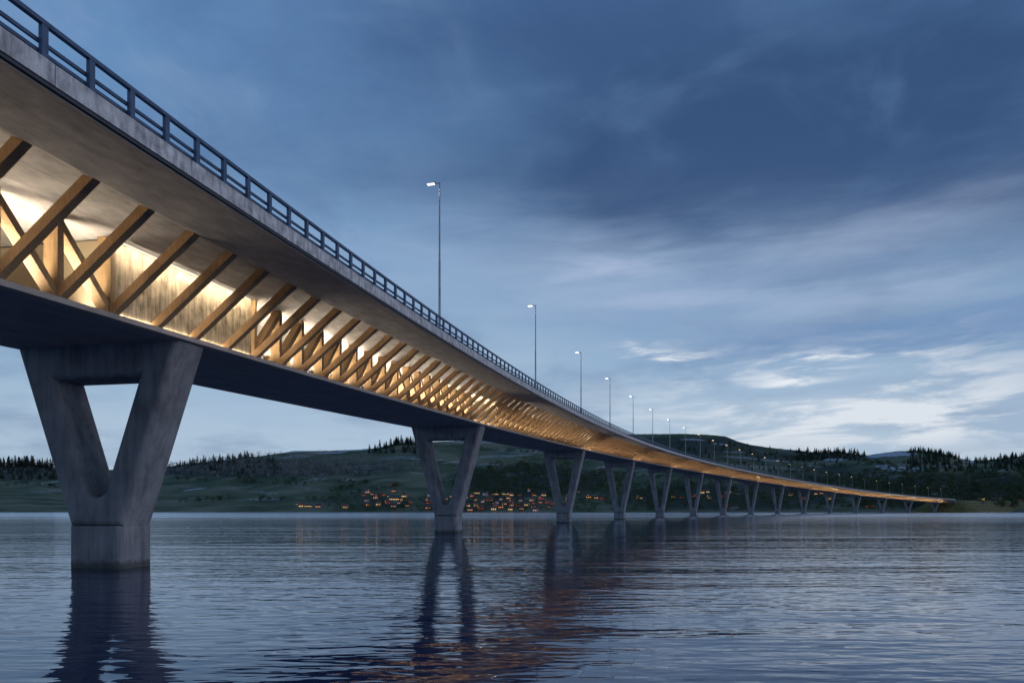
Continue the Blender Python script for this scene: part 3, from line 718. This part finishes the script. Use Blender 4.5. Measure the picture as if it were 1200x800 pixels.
def band(sx, sy, detail, rough, off, dist=0.0):
    """noise over azimuth and elevation: long level streaks"""
    q = N(nt, 'ShaderNodeCombineXYZ'); L(nt, mth('MULTIPLY', az, sx), q.inputs[0]); L(nt, mth('MULTIPLY', mth('ADD', ela, mth('MULTIPLY', az, -.015)), sy), q.inputs[1]); q.inputs[2].default_value = off
    n = N(nt, 'ShaderNodeTexNoise'); n.inputs['Scale'].default_value = 1; n.inputs['Detail'].default_value = detail; n.inputs['Roughness'].default_value = rough; n.inputs['Distortion'].default_value = dist
    L(nt, q.outputs[0], n.inputs[0]); return n.outputs[0]
sA = band(3.2, 13, 5, .5, 2.3, .3); sB = band(5.5, 36, 5, .5, 5.1, .4); sC = band(13, 75, 5, .55, 8.8, .4); sD = band(1.6, 4.5, 4, .45, 12.2, .2); sE = band(6, 31, 8, .60, 3.7, .3); sF = band(5.0, 9.0, 8, .55, 6.1, .5)
wa = mth('MULTIPLY', mth('SUBTRACT', sD, .5), .30); wb = mth('MULTIPLY', mth('SUBTRACT', sB, .5), .10)
azw = mth('ADD', az, mth('ADD', wa, wb)); elw = mth('ADD', ela, mth('ADD', mth('MULTIPLY', mth('SUBTRACT', sA, .5), .05), mth('MULTIPLY', wb, .45)))
def gauss(x, y, rx, ry, amp=1.0, tilt=0.0):
    """soft cloud mass centred where it stands in the sky (x, y, radii in pixels, turned into angles)"""
    a0 = math.atan((x-600)/FPX); e0 = math.atan((HOR-y)/FPX*math.cos(a0)); sa, se_ = rx/FPX, ry/FPX
    da = mth('SUBTRACT', azw, a0); de = mth('SUBTRACT', mth('SUBTRACT', elw, e0), mth('MULTIPLY', da, tilt))
    q = mth('ADD', mth('POWER', mth('DIVIDE', da, sa), 2.0), mth('POWER', mth('DIVIDE', de, se_), 2.0))
    return mth('MULTIPLY', mth('POWER', 2.718, mth('MULTIPLY', q, -1.0)), amp)
def srgb(r, g, b_): return tuple(((c/255)/12.92 if c/255 <= .04045 else ((c/255+.055)/1.055)**2.4) for c in (r, g, b_))
def sstep(v, a, b_):
    n = N(nt, 'ShaderNodeMapRange', interpolation_type='SMOOTHSTEP'); L(nt, v, n.inputs[0]); n.inputs['From Min'].default_value = a; n.inputs['From Max'].default_value = b_; return n.outputs[0]
elr = mth('MULTIPLY', mth('ADD', ela, mth('ADD', mth('MULTIPLY', mth('SUBTRACT', sA, .5), .05), mth('MULTIPLY', wa, .06))), 1/1.571)
base = ramp(nt, [(0, srgb(172, 190, 206)), (.05, srgb(160, 184, 206)), (.10, srgb(146, 175, 202)), (.16, srgb(130, 163, 195)), (.22, srgb(117, 153, 190)), (.29, srgb(104, 142, 184)), (.38, srgb(93, 130, 176)), (.6, srgb(66, 99, 148)), (1, srgb(54, 84, 132))], elr)
def mixc(f, a, col):
    n = N(nt, 'ShaderNodeMix', data_type='RGBA'); n.clamp_factor = True
    L(nt, f, n.inputs[0]); L(nt, a, n.inputs[6])
    if isinstance(col, tuple): n.inputs[7].default_value = (*col, 1)
    else: L(nt, col, n.inputs[7])
    return n.outputs[2]
def add(*v):
    r = v[0]
    for q in v[1:]: r = mth('ADD', r, q)
    return r
pA = fbm(.9, 8, .56, .25, (4.4, 8.1, 0), (1, 1, 1)); pB = fbm(2.3, 8, .58, .2, (1.4, 3.3, 0), (1, 1, 1))
cloudy = mth('ADD', mth('MULTIPLY', pA, .6), mth('MULTIPLY', pB, .4))
# a soft broken deck over the whole sky: paler folds and darker bellies
c = mixc(mth('MULTIPLY', sstep(cloudy, .50, .66), mth('ADD', .20, gauss(300, 230, 330, 170, .25))), base, srgb(142, 168, 200))
c = mixc(mth('MULTIPLY', sstep(cloudy, .52, .36), .50), c, srgb(66, 99, 148))
c = mixc(mth('MULTIPLY', sstep(sF, .48, .70), .38), c, srgb(136, 163, 196))
c = mixc(mth('MULTIPLY', sstep(sF, .50, .30), .35), c, srgb(78, 110, 156))
dark_ = add(gauss(950, 90, 360, 130, 1.0), gauss(690, 220, 190, 62, .70), gauss(1250, 170, 260, 110, .6), gauss(560, 10, 220, 70, .45), gauss(1080, 245, 200, 34, .35), gauss(360, 190, 150, 40, .25))
c = mixc(mth('MULTIPLY', dark_, mth('ADD', mth('MULTIPLY', cloudy, -1.0), 1.38)), c, srgb(52, 79, 119))
c = mixc(mth('MULTIPLY', gauss(860, 170, 420, 130, .38), sstep(sF, .46, .74)), c, srgb(94, 125, 168))
mid = add(gauss(1060, 388, 230, 18, .95), gauss(740, 372, 150, 16, .45), gauss(880, 325, 260, 12, .3), gauss(1190, 460, 60, 70, .6), gauss(820, 446, 110, 10, .45), gauss(1020, 452, 120, 6, .4))
c = mixc(mth('MULTIPLY', mid, mth('ADD', sE, .28)), c, srgb(92, 128, 174))
soft = add(gauss(860, 330, 330, 60, .45), gauss(700, 308, 100, 28, .95), gauss(1010, 272, 140, 20, .5), gauss(850, 352, 200, 14, .75), gauss(470, 330, 230, 90, .35), gauss(1120, 335, 130, 14, .5))
c = mixc(mth('MULTIPLY', soft, mth('ADD', mth('MULTIPLY', sE, 1.2), .02)), c, srgb(160, 178, 206))
hz_ = add(gauss(985, 490, 290, 55, .8), gauss(230, 500, 380, 60, .45), gauss(560, 440, 120, 60, .25))
c = mixc(mth('MULTIPLY', hz_, mth('ADD', sE, .18)), c, srgb(184, 198, 213))
br = mth('MULTIPLY', add(gauss(1000, 470, 200, 46, 1.2), gauss(805, 413, 60, 8, 1.0), gauss(1010, 416, 80, 8, 1.0), gauss(1010, 506, 230, 22, .8)), sstep(sE, .43, .60))
c = mixc(mth('MULTIPLY', br, .85), c, srgb(212, 219, 228))
c = mixc(mth('MULTIPLY', add(gauss(805, 412, 50, 4, 1.0), gauss(1012, 416, 60, 5, 1.0), gauss(955, 441, 40, 4, .9)), sstep(sC, .42, .58)), c, srgb(230, 234, 240))
skl = N(nt, 'ShaderNodeMix', data_type='RGBA'); skl.blend_type = 'MULTIPLY'; skl.inputs[0].default_value = 1; L(nt, sk.outputs[0], skl.inputs[6]); skl.inputs[7].default_value = (.06, .06, .06, 1)
c = mixc(mth('MULTIPLY', mth('SUBTRACT', 1.0, nA), .10), c, skl.outputs[2])
below = mth('LESS_THAN', el, 0.0)
c = mixc(below, c, srgb(40, 52, 74))
L(nt, c, bg.inputs[0]); bg.inputs[1].default_value = 1.0

sd = bpy.data.lights.new('sun', 'SUN'); sd.energy = .42; sd.angle = math.radians(35); sd.color = (1, .86, .80)
so = bpy.data.objects.new('sun', sd); COL.objects.link(so); so.location = (0, 0, 60)
v = Vector((math.sin(SUN_AZ)*math.cos(SUN_EL), math.cos(SUN_AZ)*math.cos(SUN_EL), math.sin(SUN_EL))); so.rotation_euler = v.to_track_quat('Z', 'Y').to_euler()

# ------------------------------------------------------------------ camera and render
cd = bpy.data.cameras.new('camera'); cd.sensor_width = 36; cd.lens = FPX*36/1200; cd.shift_y = (HOR-400)/1200; cd.clip_start = .1; cd.clip_end = 12000
co = bpy.data.objects.new('camera', cd); COL.objects.link(co); co.location = (0, 0, EYE); co.rotation_euler = (math.radians(90), 0, 0); scene.camera = co
scene.view_settings.view_transform = 'Standard'; scene.view_settings.look = 'None'; scene.view_settings.exposure = 0.16; scene.view_settings.gamma = 1; scene.view_settings.use_curve_mapping = False
scene.render.engine = 'CYCLES'
cy = scene.cycles; cy.use_denoising = True; cy.max_bounces = 6; cy.diffuse_bounces = 3; cy.glossy_bounces = 3; cy.sample_clamp_indirect = 2; cy.blur_glossy = 1.0; cy.use_light_tree = True; cy.caustics_reflective = True; cy.caustics_refractive = False
